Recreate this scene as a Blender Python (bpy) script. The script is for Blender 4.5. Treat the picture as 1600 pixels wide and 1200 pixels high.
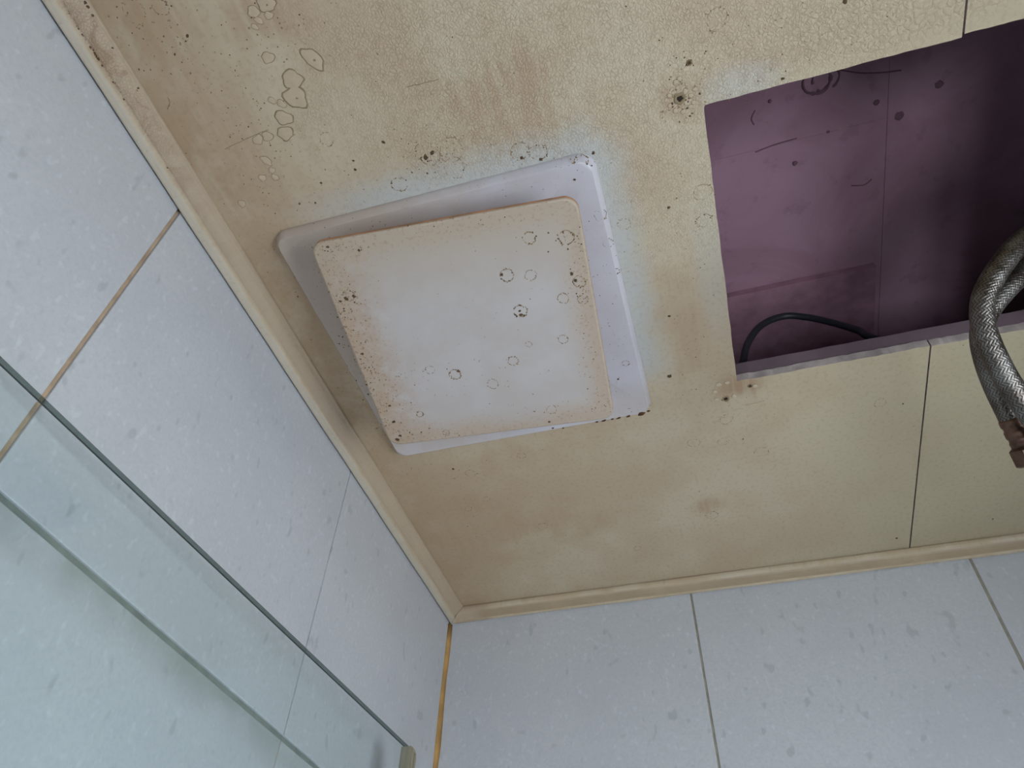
import bpy, bmesh, math, random
from mathutils import Vector, Matrix, Quaternion

for o in list(bpy.data.objects):
    bpy.data.objects.remove(o, do_unlink=True)
SC = bpy.context.scene
COL = SC.collection
rnd = random.Random(7)

# ------------------------------------------------------------------ camera
H = 2.25                     # ceiling height
S = 0.5                      # metres per surveyed unit (a wall tile is 0.30 m wide)
CAM = Vector((0.3321, -0.7909, H - S))
ROW = [(0.95889952, 0.28184283, 0.03280755),
       (-0.18730845, 0.71560119, -0.67292681),
       (-0.21313672, 0.63912406, 0.73898117)]
F_PX = 1161.37
cd = bpy.data.cameras.new('camera')
cam = bpy.data.objects.new('camera', cd)
COL.objects.link(cam)
r, d, f = (Vector(v) for v in ROW)
M = Matrix.Identity(4)
for i in range(3):
    M[i][0], M[i][1], M[i][2], M[i][3] = r[i], -d[i], -f[i], CAM[i]
cam.matrix_world = M
cd.sensor_width = 36.0
cd.lens = 36.0 * F_PX / 1600.0
cd.clip_start = 0.01
SC.camera = cam

# ------------------------------------------------------------------ world, light, exposure
wd = bpy.data.worlds.new('sky'); SC.world = wd; wd.use_nodes = True
bg = wd.node_tree.nodes['Background']
bg.inputs[0].default_value = (0.62, 0.76, 1.0, 1); bg.inputs[1].default_value = 1.0

ROOM_X, ROOM_Y = 0.95, -1.20
WIN = dict(a0=-1.05, a1=-0.45, z0=1.25, z1=1.85)      # window in the right wall (a along y)
WIN_ADDED = dict(a0=0.40, a1=0.80, z0=0.70, z1=1.40)       # added window in the front wall, unseen behind the camera, lights the back wall (a along x)
def daylight(w, loc, rot, k):
    la = bpy.data.lights.new('window_daylight', 'AREA')
    la.shape = 'RECTANGLE'; la.size = w['a1'] - w['a0']; la.size_y = w['z1'] - w['z0']
    la.energy = k * la.size * la.size_y; la.color = (0.83, 0.91, 1.0)
    lo = bpy.data.objects.new('window_daylight', la); COL.objects.link(lo)
    lo.location = loc; lo.rotation_euler = rot
daylight(WIN, (ROOM_X + 0.11, (WIN['a0'] + WIN['a1']) / 2, (WIN['z0'] + WIN['z1']) / 2), (math.radians(90), 0, math.radians(90)), 33.0)
daylight(WIN_ADDED, ((WIN_ADDED['a0'] + WIN_ADDED['a1']) / 2, ROOM_Y - 0.11, (WIN_ADDED['z0'] + WIN_ADDED['z1']) / 2), (math.radians(90), 0, 0), 50.0)  # lamp for the added front window

vs = SC.view_settings
vs.view_transform = 'Standard'; vs.look = 'None'; vs.gamma = 1.0; vs.use_curve_mapping = False
vs.exposure = 0.64
cy_ = SC.cycles
cy_.use_adaptive_sampling = True; cy_.adaptive_threshold = 0.06; cy_.adaptive_min_samples = 16
cy_.max_bounces = 8; cy_.diffuse_bounces = 3; cy_.glossy_bounces = 3; cy_.transparent_max_bounces = 12

# ------------------------------------------------------------------ helpers
def ray(u, v):
    c = Vector(((u - 800) / F_PX, (v - 600) / F_PX, 1.0))
    return Vector((sum(ROW[k][i] * c[k] for k in range(3)) for i in range(3)))
def at_z(u, v, z):
    q = ray(u, v); return CAM + q * ((z - CAM.z) / q.z)
def at_y(u, v, y):
    q = ray(u, v); return CAM + q * ((y - CAM.y) / q.y)
def at_depth(u, v, dep):
    return CAM + ray(u, v) * dep
def on_plane(u, v, p, n):
    q = ray(u, v); return CAM + q * ((p - CAM).dot(n) / q.dot(n))
def srgb(r_, g_, b_):
    def l(c):
        c /= 255.0
        return c / 12.92 if c <= 0.04045 else ((c + 0.055) / 1.055) ** 2.4
    return (l(r_), l(g_), l(b_), 1.0)

def link(name, bm, mats, parent=None, smooth=False):
    me = bpy.data.meshes.new(name)
    bmesh.ops.recalc_face_normals(bm, faces=bm.faces)
    bm.to_mesh(me); bm.free()
    for m in (mats if isinstance(mats, (list, tuple)) else [mats]):
        me.materials.append(m)
    if smooth:
        for p in me.polygons: p.use_smooth = True
    o = bpy.data.objects.new(name, me); COL.objects.link(o)
    if parent is not None: o.parent = parent
    return o
def empty(name, loc=(0, 0, 0)):
    o = bpy.data.objects.new(name, None); COL.objects.link(o); o.location = loc
    o.empty_display_size = 0.05
    return o
def tag(o, label=None, cat=None, group=None, kind=None):
    if label: o['label'] = label
    if cat: o['category'] = cat
    if group: o['group'] = group
    if kind: o['kind'] = kind
    return o
def box(bm, a, b, mi=0):
    x0, y0, z0 = a; x1, y1, z1 = b
    vs_ = [bm.verts.new(p) for p in ((x0,y0,z0),(x1,y0,z0),(x1,y1,z0),(x0,y1,z0),(x0,y0,z1),(x1,y0,z1),(x1,y1,z1),(x0,y1,z1))]
    fs = []
    for q in ((0,3,2,1),(4,5,6,7),(0,1,5,4),(1,2,6,5),(2,3,7,6),(3,0,4,7)):
        fc = bm.faces.new([vs_[k] for k in q]); fc.material_index = mi; fs.append(fc)
    return fs
def bevel_mod(o, w, seg=2):
    m = o.modifiers.new('bevel', 'BEVEL'); m.width = w; m.segments = seg; m.limit_method = 'ANGLE'
def prism(bm, pts, z0, z1, mi_side=0, mi_cap=0):
    lo_ = [bm.verts.new((x, y, z0)) for x, y in pts]; hi = [bm.verts.new((x, y, z1)) for x, y in pts]
    n = len(pts)
    a = bm.faces.new(lo_[::-1]); b = bm.faces.new(hi); a.material_index = b.material_index = mi_cap
    for k in range(n):
        s = bm.faces.new((lo_[k], lo_[(k+1) % n], hi[(k+1) % n], hi[k])); s.material_index = mi_side
def rounded(hx, hy, rad, seg=8):
    pts = []
    for cx, cy, a0 in ((hx-rad, hy-rad, 0), (-hx+rad, hy-rad, 90), (-hx+rad, -hy+rad, 180), (hx-rad, -hy+rad, 270)):
        for k in range(seg + 1):
            a = math.radians(a0 + 90 * k / seg)
            pts.append((cx + rad * math.cos(a), cy + rad * math.sin(a)))
    return pts
def loft(bm, rings, cap0=True, cap1=True, mi=0):
    """rings: list of equal-length closed point loops"""
    vr = [[bm.verts.new(p) for p in rg] for rg in rings]
    n = len(vr[0])
    for a, b in zip(vr, vr[1:]):
        for k in range(n):
            bm.faces.new((a[k], a[(k+1) % n], b[(k+1) % n], b[k])).material_index = mi
    if cap0: bm.faces.new(vr[0][::-1]).material_index = mi
    if cap1: bm.faces.new(vr[-1]).material_index = mi
    return vr
def spline(pts, n):
    """Catmull-Rom through the points"""
    P = [pts[0] * 2 - pts[1]] + list(pts) + [pts[-1] * 2 - pts[-2]]
    out = []
    for i in range(1, len(P) - 2):
        for k in range(n):
            t = k / n
            a, b, c, e = P[i-1], P[i], P[i+1], P[i+2]
            out.append(0.5 * ((2*b) + (c - a)*t + (2*a - 5*b + 4*c - e)*t*t + (3*b - a - 3*c + e)*t**3))
    out.append(P[-2].copy())
    return out
def resample(pts, step):
    L = [0.0]
    for a, b in zip(pts, pts[1:]): L.append(L[-1] + (b - a).length)
    n = max(2, int(L[-1] / step)); out = []; j = 0
    for i in range(n + 1):
        s = L[-1] * i / n
        while j < len(pts) - 2 and L[j+1] < s: j += 1
        t = (s - L[j]) / max(1e-9, L[j+1] - L[j])
        out.append(pts[j].lerp(pts[j+1], min(1, max(0, t))))
    return out, L[-1]
def frames(pts):
    T = [(pts[min(i+1, len(pts)-1)] - pts[max(i-1, 0)]).normalized() for i in range(len(pts))]
    u = T[0].orthogonal().normalized(); out = []
    for i, t in enumerate(T):
        if i:
            q = T[i-1].rotation_difference(t); u = (q @ u)
            u = (u - t * u.dot(t)).normalized()
        out.append((u.copy(), t.cross(u)))
    return T, out
def tube(bm, pts, rad, seg=16, mi=0, caps=True):
    T, fr = frames(pts)
    rr = rad if callable(rad) else (lambda i, k: rad)
    rings = [[pts[i] + fr[i][0] * (rr(i, k) * math.cos(2*math.pi*k/seg)) + fr[i][1] * (rr(i, k) * math.sin(2*math.pi*k/seg))
              for k in range(seg)] for i in range(len(pts))]
    return loft(bm, rings, caps, caps, mi)

# ------------------------------------------------------------------ node materials
class N:
    """small expression builder on a material's node tree"""
    flat = False          # True: textures over x,y only
    def __init__(s, name, rough=0.6, spec=0.3, metal=0.0):
        s.m = bpy.data.materials.new(name); s.m.use_nodes = True
        s.t = s.m.node_tree; s.b = s.t.nodes['Principled BSDF']
        s.b.inputs['Roughness'].default_value = rough
        s.b.inputs['Metallic'].default_value = metal
        s.b.inputs['Specular IOR Level'].default_value = spec
    def new(s, k): return s.t.nodes.new(k)
    def put(s, sock, v):
        if hasattr(v, 'is_output'): s.t.links.new(v, sock)
        elif v is not None: sock.default_value = v
    def pos(s):
        return s.new('ShaderNodeNewGeometry').outputs['Position']
    def obj(s):
        return s.new('ShaderNodeTexCoord').outputs['Object']
    def rand(s):
        return s.new('ShaderNodeObjectInfo').outputs['Random']
    def xyz(s, v):
        n = s.new('ShaderNodeSeparateXYZ'); s.put(n.inputs[0], v); return n.outputs
    def comb(s, x, y, z):
        n = s.new('ShaderNodeCombineXYZ')
        for k, v in enumerate((x, y, z)): s.put(n.inputs[k], v)
        return n.outputs[0]
    def ma(s, op, a, b=None, c=None, clamp=False):
        n = s.new('ShaderNodeMath'); n.operation = op; n.use_clamp = clamp
        for k, v in enumerate((a, b, c)):
            if v is not None: s.put(n.inputs[k], v)
        return n.outputs[0]
    def vm(s, op, a, b=None, out=0):
        n = s.new('ShaderNodeVectorMath'); n.operation = op
        s.put(n.inputs[0], a)
        if b is not None: s.put(n.inputs[1], b)
        return n.outputs[out]
    def step(s, x, lo_, hi, t0=0.0, t1=1.0):
        n = s.new('ShaderNodeMapRange'); n.interpolation_type = 'SMOOTHSTEP'
        s.put(n.inputs[0], x)
        n.inputs[1].default_value = lo_; n.inputs[2].default_value = hi
        n.inputs[3].default_value = t0; n.inputs[4].default_value = t1
        return n.outputs[0]
    def noise(s, v, scale, detail=4, rough=0.55, dist=0.0, w=None):
        n = s.new('ShaderNodeTexNoise'); n.noise_dimensions = '2D' if s.flat else '3D'; n.inputs['Scale'].default_value = scale
        n.inputs['Detail'].default_value = detail; n.inputs['Roughness'].default_value = rough
        n.inputs['Distortion'].default_value = dist
        s.put(n.inputs['Vector'], v)
        return n.outputs[0]
    def voro(s, v, scale, feature='F1', out=0):
        n = s.new('ShaderNodeTexVoronoi'); n.voronoi_dimensions = '2D' if s.flat else '3D'; n.feature = feature; n.inputs['Scale'].default_value = scale
        s.put(n.inputs['Vector'], v); return n.outputs[out]
    def mix(s, f_, a, b, mode='MIX'):
        n = s.new('ShaderNodeMix'); n.data_type = 'RGBA'; n.blend_type = mode
        s.put(n.inputs[0], f_); s.put(n.inputs[6], a); s.put(n.inputs[7], b)
        return n.outputs[2]
    def bump(s, h, strength, dist=0.001, normal=None):
        n = s.new('ShaderNodeBump'); n.inputs['Strength'].default_value = strength
        n.inputs['Distance'].default_value = dist; s.put(n.inputs['Height'], h)
        if normal is not None: s.put(n.inputs['Normal'], normal)
        return n.outputs[0]
    def spot(s, v, c, rx, ry, soft=0.5, warp=None):
        """soft elliptical mask about c (in the x,y plane)"""
        p = s.vm('SUBTRACT', v, (c[0], c[1], 0))
        o_ = s.xyz(p)
        a = s.ma('DIVIDE', o_[0], rx); b = s.ma('DIVIDE', o_[1], ry)
        q = s.ma('SQRT', s.ma('ADD', s.ma('MULTIPLY', a, a), s.ma('MULTIPLY', b, b)))
        if warp is not None: q = s.ma('ADD', q, warp)
        return s.step(q, 1.0 - soft, 1.0 + soft, 1.0, 0.0)
    def sdbox(s, v, c, hx, hy, rad):
        o_ = s.xyz(s.vm('SUBTRACT', v, (c[0], c[1], 0)))
        ax = s.ma('SUBTRACT', s.ma('ABSOLUTE', o_[0]), hx - rad)
        ay = s.ma('SUBTRACT', s.ma('ABSOLUTE', o_[1]), hy - rad)
        mx = s.ma('MAXIMUM', ax, 0.0); my = s.ma('MAXIMUM', ay, 0.0)
        out = s.ma('SQRT', s.ma('ADD', s.ma('MULTIPLY', mx, mx), s.ma('MULTIPLY', my, my)))
        inn = s.ma('MINIMUM', s.ma('MAXIMUM', ax, ay), 0.0)
        return s.ma('SUBTRACT', s.ma('ADD', out, inn), rad)
    def done(s, col=None, normal=None, rough=None):
        if col is not None: s.put(s.b.inputs['Base Color'], col)
        if normal is not None: s.put(s.b.inputs['Normal'], normal)
        if rough is not None: s.put(s.b.inputs['Roughness'], rough)
        return s.m
def plain(name, col, rough=0.6, metal=0.0, nscale=60, amt=0.12, bump=0.0):
    n = N(name, rough, 0.3, metal)
    p = n.pos(); t = n.noise(p, nscale, 4)
    dk = tuple(c * (1 - amt * 2) for c in col[:3]) + (1,)
    c = n.mix(n.step(t, 0.3, 0.7), dk, col)
    return n.done(c, n.bump(t, bump, 0.0006) if bump else None)

# surveyed places on the ceiling (metres)
SEAM_X = 0.5447
OPX0, OPX1, OPY0, OPY1 = 0.3845, 0.6360, -0.5690, -0.3105
FAN_C = Vector((0.1789, -0.4276, H)); FAN_H = 0.1272; FAN_HY = 0.1308
BASE_T = 0.0085

# --- ceiling paint
def ceiling_mat():
    n = N('stained_ceiling_paint', 0.62, 0.25); n.flat = True
    p = n.pos()
    big = n.noise(p, 7.0, 3, 0.6); mid = n.noise(p, 28.0, 3, 0.6); fine = n.noise(p, 260.0, 2, 0.6)
    o_ = n.xyz(p); x, y = o_[0], o_[1]
    beige = srgb(179, 164, 140); tan = srgb(173, 153, 128); brown = srgb(160, 135, 106); pale = srgb(174, 172, 166); olive = srgb(165, 153, 126)
    col = n.mix(n.step(big, 0.35, 0.65), tan, beige)
    # olive cast away from the room corner
    col = n.mix(n.ma('MULTIPLY', n.step(x, 0.34, 0.60), 0.75), col, olive)
    # brown band along the left moulding and below the fan
    w1 = n.ma('MULTIPLY', n.step(x, 0.035, 0.115, 1.0, 0.0), n.step(mid, 0.30, 0.62))
    col = n.mix(n.ma('MULTIPLY', w1, 0.75), col, brown)
    c = at_z(690, 820, H); w2 = n.spot(p, c, 0.11, 0.12, 0.8, n.ma('MULTIPLY', n.ma('SUBTRACT', mid, 0.5), 1.2))
    col = n.mix(n.ma('MULTIPLY', w2, 0.55), col, brown)
    # brown runs near the top
    run = n.noise(n.vm('MULTIPLY', p, (140, 14, 1)), 1.0, 2)
    warp = n.ma('MULTIPLY', n.ma('SUBTRACT', mid, 0.5), 1.5)
    rung = n.step(run, 0.35, 0.65, 0.4, 1.0)
    for (u, v, rx, ry, k) in ((790, 165, 0.036, 0.036, 0.5), (560, 150, 0.05, 0.04, 0.15), (415, 10, 0.03, 0.022, 0.55), (235, 30, 0.03, 0.03, 0.4),
                              (1110, 790, 0.014, 0.012, 0.5), (800, 830, 0.10, 0.03, 0.2), (1155, 605, 0.020, 0.013, 0.8), (1062, 155, 0.014, 0.014, 0.5),
                              (1185, 100, 0.028, 0.006, 0.35), (1065, 520, 0.016, 0.05, 0.3), (725, 795, 0.03, 0.02, 0.35), (350, 250, 0.05, 0.06, 0.35)):
        c = at_z(u, v, H)
        wv = n.spot(p, c, rx, ry, 0.6, warp)
        col = n.mix(n.ma('MULTIPLY', n.ma('MULTIPLY', wv, rung), k), col, srgb(153, 122, 94))
    # clean halo around the fan, widest to the right and above it
    sd = n.sdbox(p, FAN_C, FAN_H, FAN_HY, 0.014)
    sd = n.ma('ADD', sd, n.ma('MULTIPLY', n.ma('SUBTRACT', n.noise(p, 45.0, 2), 0.5), 0.016))
    halo = n.step(sd, 0.000, 0.032, 1.0, 0.0)
    side = n.ma('MULTIPLY', n.step(x, 0.045, 0.16), n.step(y, -0.36, -0.315, 1.0, 0.0))
    col = n.mix(n.ma('MULTIPLY', halo, side), col, pale)
    # wiped patches round the hatch
    for (u, v, rx, ry, k) in ((1160, 130, 0.022, 0.012, 0.55), (1115, 430, 0.012, 0.055, 0.35)):
        col = n.mix(n.ma('MULTIPLY', n.spot(p, at_z(u, v, H), rx, ry, 0.7), k), col, pale)
    # fine dirt grain
    col = n.mix(n.ma('MULTIPLY', n.step(fine, 0.50, 0.72), 0.16), col, srgb(126, 108, 86))
    # pebbled (blistered) coat towards the top of the ceiling
    c = at_z(960, 20, H); m1 = n.spot(p, c, 0.20, 0.11, 0.35, n.ma('MULTIPLY', n.ma('SUBTRACT', mid, 0.5), 0.8))
    c2 = at_z(1400, 20, H); m2 = n.spot(p, c2, 0.075, 0.022, 0.4, n.ma('MULTIPLY', n.ma('SUBTRACT', mid, 0.5), 1.0))
    c3 = at_z(1060, 250, H); m3 = n.spot(p, c3, 0.05, 0.09, 0.5, n.ma('MULTIPLY', n.ma('SUBTRACT', mid, 0.5), 0.8))
    m1 = n.ma('MAXIMUM', m1, n.ma('MULTIPLY', m3, 0.8))
    pw = n.vm('ADD', p, n.vm('MULTIPLY', n.vm('SUBTRACT', n.comb(n.noise(p, 300.0, 2), n.noise(n.vm('ADD', p, (3, 1, 0)), 300.0, 2), 0.5), (0.5, 0.5, 0.5)), (0.004, 0.004, 0)))
    v1 = n.voro(pw, 400.0, 'DISTANCE_TO_EDGE'); v2 = n.voro(pw, 190.0, 'DISTANCE_TO_EDGE')
    cr1 = n.ma('MULTIPLY', n.step(v1, 0.02, 0.22, 1.0, 0.0), m1)
    cr2 = n.ma('MULTIPLY', n.step(v2, 0.01, 0.14, 1.0, 0.0), m2)
    sel = n.step(n.noise(p, 120.0, 2), 0.42, 0.6)
    crack = n.ma('MAXIMUM', n.ma('MULTIPLY', cr1, sel), cr2)
    col = n.mix(n.ma('MULTIPLY', crack, 0.30), col, srgb(135, 119, 94))
    col = n.mix(n.ma('MULTIPLY', n.ma('MULTIPLY', m1, n.step(v1, 0.15, 0.4)), 0.25), col, srgb(193, 183, 160))
    hgt = n.ma('ADD', n.ma('MULTIPLY', n.step(v1, 0.0, 0.3), n.ma('MULTIPLY', m1, 0.6)), n.ma('MULTIPLY', n.step(v2, 0.0, 0.25), n.ma('MULTIPLY', m2, 0.75)))
    hgt = n.ma('ADD', hgt, n.ma('MULTIPLY', fine, 0.10)); hgt = n.ma('ADD', hgt, n.ma('MULTIPLY', mid, 0.25))
    return n.done(col, n.bump(hgt, 0.5, 0.0008), n.step(big, 0.3, 0.7, 0.55, 0.7))
M_CEIL = ceiling_mat()

def tile_mat():
    n = N('pale_stone_look_tile', 0.42, 0.35)
    p = n.vm('ADD', n.pos(), n.vm('MULTIPLY', n.comb(n.rand(), n.rand(), n.rand()), (9, 5, 7)))
    big = n.noise(p, 9.0, 2, 0.6); fine = n.noise(p, 330.0, 2, 0.7)
    fl = n.noise(n.vm('MULTIPLY', p, (1, 1, 0.7)), 190.0, 1, 0.5)
    dk = n.noise(n.vm('MULTIPLY', p, (1, 1, 0.6)), 95.0, 1, 0.5)
    col = n.mix(n.step(big, 0.3, 0.7), srgb(176, 176, 178), srgb(181, 181, 182))
    col = n.mix(n.ma('MULTIPLY', n.step(fine, 0.35, 0.75), 0.50), col, srgb(166, 167, 170))
    col = n.mix(n.ma('MULTIPLY', n.step(fl, 0.60, 0.76), 0.30), col, srgb(200, 202, 205))
    col = n.mix(n.ma('MULTIPLY', n.step(dk, 0.66, 0.76), 0.36), col, srgb(138, 139, 140))
    q = n.xyz(n.pos())
    under_joint = n.ma('MULTIPLY', n.step(q[2], 1.945, 1.975), n.step(q[2], 1.976, 1.9765, 1.0, 0.0))  # greenish-grey tint strengthening up to the level joint
    under_joint = n.ma('MULTIPLY', under_joint, n.step(n.noise(p, 26.0, 1), 0.3, 0.65, 0.35, 1.0))
    col = n.mix(n.ma('MULTIPLY', under_joint, n.step(q[0], 0.01, 0.02, 0.55, 0.0)), col, srgb(126, 128, 114))
    return n.done(col, n.bump(fine, 0.12, 0.0004))
M_TILE = tile_mat()
M_GROUT = plain('stained_grout', srgb(176, 152, 126), 0.85, nscale=60, amt=0.16)
M_GROUT_GREY = plain('grey_grout', srgb(150, 143, 128), 0.85, nscale=60, amt=0.16)
M_CAULK = plain('yellowed_corner_caulk', srgb(178, 138, 84), 0.5, nscale=35, amt=0.16, bump=0.2)

def trim_mat():
    n = N('stained_cream_moulding', 0.5, 0.3); n.flat = True
    p = n.pos(); o_ = n.xyz(p)
    big = n.noise(p, 16.0, 5, 0.6, 0.5); fine = n.noise(p, 240.0, 4, 0.65)
    col = n.mix(n.step(big, 0.35, 0.65), srgb(172, 153, 126), srgb(181, 166, 144))
    near = n.step(o_[1], -0.80, -0.50, 1.0, 0.0)                       # blistered, mouldy stretch of the left run
    near = n.ma('MULTIPLY', near, n.step(o_[0], 0.05, 0.06, 1.0, 0.0))
    col = n.mix(n.ma('MULTIPLY', n.step(o_[0], 0.0085, 0.0095, 1.0, 0.0), 0.7), col, srgb(170, 161, 147))   # cleaner lower flange
    roll = n.step(o_[0], 0.0092, 0.0118)
    left = n.step(o_[0], 0.05, 0.06, 1.0, 0.0)
    col = n.mix(n.ma('MULTIPLY', n.ma('MULTIPLY', roll, left), n.step(big, 0.2, 0.6, 0.35, 0.85)), col, srgb(158, 139, 117))
    band = n.ma('MULTIPLY', roll, n.step(o_[0], 0.0195, 0.0215, 1.0, 0.0))
    stain = n.ma('MULTIPLY', n.step(n.noise(p, 55.0, 5, 0.65, 0.8), 0.42, 0.62), n.ma('MULTIPLY', near, band))
    col = n.mix(n.ma('MULTIPLY', stain, 0.8), col, srgb(132, 104, 82))
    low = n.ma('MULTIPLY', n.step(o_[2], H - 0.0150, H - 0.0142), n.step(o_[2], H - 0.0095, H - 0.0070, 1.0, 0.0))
    low = n.ma('MULTIPLY', low, n.step(o_[0], 0.03, 0.05))                # brown stain, also painting shade on the back moulding's lower half
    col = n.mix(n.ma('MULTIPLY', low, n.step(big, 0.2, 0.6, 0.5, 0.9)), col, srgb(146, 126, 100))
    v = n.voro(p, 520.0, 'DISTANCE_TO_EDGE')
    peb = n.ma('MULTIPLY', n.step(v, 0.0, 0.2, 1.0, 0.0), n.ma('MULTIPLY', near, band))
    col = n.mix(n.ma('MULTIPLY', peb, 0.22), col, srgb(118, 94, 73))
    col = n.mix(n.ma('MULTIPLY', n.step(fine, 0.55, 0.75), 0.18), col, srgb(126, 103, 79))
    hg = n.ma('ADD', n.ma('MULTIPLY', fine, 0.3), n.ma('MULTIPLY', n.step(v, 0.0, 0.25), n.ma('MULTIPLY', near, band)))
    return n.done(col, n.bump(hg, 0.4, 0.0008))
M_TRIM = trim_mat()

def fan_base_mat():
    n = N('white_fan_plastic', 0.38, 0.4); n.flat = True
    p = n.pos()
    t = n.noise(p, 22.0, 5, 0.6); fine = n.noise(p, 300.0, 3)
    col = n.mix(n.step(t, 0.3, 0.7), srgb(181, 175, 178), srgb(186, 181, 185))
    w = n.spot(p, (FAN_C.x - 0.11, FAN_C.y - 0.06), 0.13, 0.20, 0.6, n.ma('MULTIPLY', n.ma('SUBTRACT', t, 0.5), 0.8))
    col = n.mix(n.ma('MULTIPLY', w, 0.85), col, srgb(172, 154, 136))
    w = n.spot(p, (FAN_C.x + 0.11, FAN_C.y + 0.125), 0.045, 0.03, 0.6)
    col = n.mix(n.ma('MULTIPLY', w, 0.4), col, srgb(171, 154, 139))
    col = n.mix(n.ma('MULTIPLY', n.step(fine, 0.6, 0.75), 0.12), col, srgb(134, 118, 105))
    return n.done(col, n.bump(fine, 0.06, 0.0004))
M_FBASE = fan_base_mat()
COVER_H = 0.0985
def fan_cover_mat():
    n = N('yellowed_fan_cover', 0.45, 0.35); n.flat = True
    p = n.obj()
    t = n.noise(p, 20.0, 5, 0.62); fine = n.noise(p, 320.0, 4, 0.7); mid = n.noise(p, 70.0, 5, 0.65)
    sd = n.sdbox(p, (0, 0), COVER_H, COVER_H, 0.012)
    sd = n.ma('ADD', sd, n.ma('MULTIPLY', n.ma('SUBTRACT', t, 0.5), 0.035))
    edge = n.step(sd, -0.030, -0.003)
    o_ = n.xyz(p)
    col = n.mix(n.step(t, 0.3, 0.7), srgb(170, 160, 154), srgb(175, 167, 163))
    left = n.ma('MULTIPLY', n.step(o_[0], -0.085, -0.045, 1.0, 0.0), n.step(mid, 0.25, 0.6))
    top = n.ma('MULTIPLY', n.step(o_[1], -0.09, -0.02, 1.0, 0.0), 0.55)
    col = n.mix(n.ma('MULTIPLY', edge, 0.65), col, srgb(164, 141, 115))
    col = n.mix(n.ma('MULTIPLY', left, 0.55), col, srgb(161, 135, 109))
    col = n.mix(top, col, srgb(166, 150, 129))
    col = n.mix(n.ma('MULTIPLY', n.ma('MULTIPLY', n.step(fine, 0.56, 0.70), n.ma('ADD', edge, left)), 0.4), col, srgb(126, 90, 65))
    return n.done(col, n.bump(n.ma('ADD', fine, n.ma('MULTIPLY', mid, 0.4)), 0.08, 0.0005))
M_FCOVER = fan_cover_mat()
M_FRIM = plain('rust_tinted_rim', srgb(194, 140, 100), 0.6, nscale=90, amt=0.2, bump=0.2)
M_FIN = plain('dark_fan_throat', srgb(110, 104, 100), 0.7)
M_MOULD = plain('brown_mould', srgb(92, 70, 48), 0.85, nscale=200, amt=0.25)
M_MOULD_SOFT = plain('faint_mould', srgb(146, 124, 94), 0.85, nscale=200, amt=0.2)
M_BLIST = plain('lifted_paint', srgb(178, 158, 133), 0.6, nscale=150, amt=0.04)
M_BLIST_W = plain('white_lifted_paint', srgb(184, 167, 144), 0.6, nscale=150, amt=0.04)
M_RIMBR = plain('brown_blister_rim', srgb(140, 121, 94), 0.8, nscale=180, amt=0.14)
M_RUST = plain('rust', srgb(96, 60, 36), 0.9, nscale=300, amt=0.25, bump=0.3)
M_HOLE = plain('dark_hole', srgb(46, 36, 28), 0.9, nscale=300)
M_CORE = plain('gypsum_core', srgb(184, 169, 162), 0.9, nscale=55, amt=0.18, bump=0.3)
M_BACKER = plain('mauve_backing_board', srgb(116, 97, 102), 0.85, nscale=30, amt=0.08)

def slab_mat():
    n = N('mauve_upper_board', 0.8, 0.2); n.flat = True
    p = n.pos(); t = n.noise(p, 9.0, 6, 0.65, 0.6); t2 = n.noise(p, 40.0, 5, 0.6)
    col = n.mix(n.step(t, 0.3, 0.7), srgb(155, 117, 130), srgb(168, 131, 146))
    col = n.mix(n.ma('MULTIPLY', n.step(t2, 0.58, 0.72), 0.25), col, srgb(118, 84, 98))
    return n.done(col, n.bump(t2, 0.15, 0.001))
M_SLAB = slab_mat()
M_SLABDK = plain('dark_mauve_stain', srgb(124, 91, 102), 0.85, nscale=40)
M_CABLE = plain('black_cable', srgb(40, 40, 44), 0.45)
M_STEEL = None
def steel_mat():
    n = N('braided_stainless_steel', 0.38, 0.5, 1.0)
    p = n.pos(); t = n.noise(p, 60.0, 4, 0.6); fine = n.noise(p, 900.0, 2)
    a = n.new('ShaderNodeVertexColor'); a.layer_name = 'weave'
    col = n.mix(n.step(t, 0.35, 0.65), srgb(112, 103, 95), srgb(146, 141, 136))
    col = n.mix(n.xyz(a.outputs[0])[0], srgb(40, 34, 30), col)         # weave gaps coloured darker than the wires
    col = n.mix(n.ma('MULTIPLY', n.step(fine, 0.55, 0.7), 0.25), col, srgb(110, 96, 84))
    return n.done(col, None, n.step(t, 0.3, 0.7, 0.36, 0.50))
M_STEEL = steel_mat()
M_COPPER = plain('tarnished_crimp_sleeve', srgb(120, 92, 78), 0.45, 0.8, nscale=120, amt=0.25, bump=0.2)
M_SEAL = plain('yellowed_door_seal', srgb(140, 132, 112), 0.5, nscale=30, amt=0.06)
M_GASKET = plain('black_rubber_gasket', srgb(36, 36, 38), 0.6)
M_GEDGE = plain('green_glass_edge', srgb(34, 40, 38), 0.7, nscale=20, amt=0.08)
M_WHITE = plain('white_window_frame', srgb(225, 225, 222), 0.4)
M_METAL = plain('brushed_hinge_metal', srgb(170, 170, 172), 0.3, 1.0)
M_PLASTER = plain('warm_plain_wall', srgb(74, 66, 57), 0.5)
M_FLOOR = plain('tan_floor_tile', srgb(84, 72, 58), 0.5)

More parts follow.
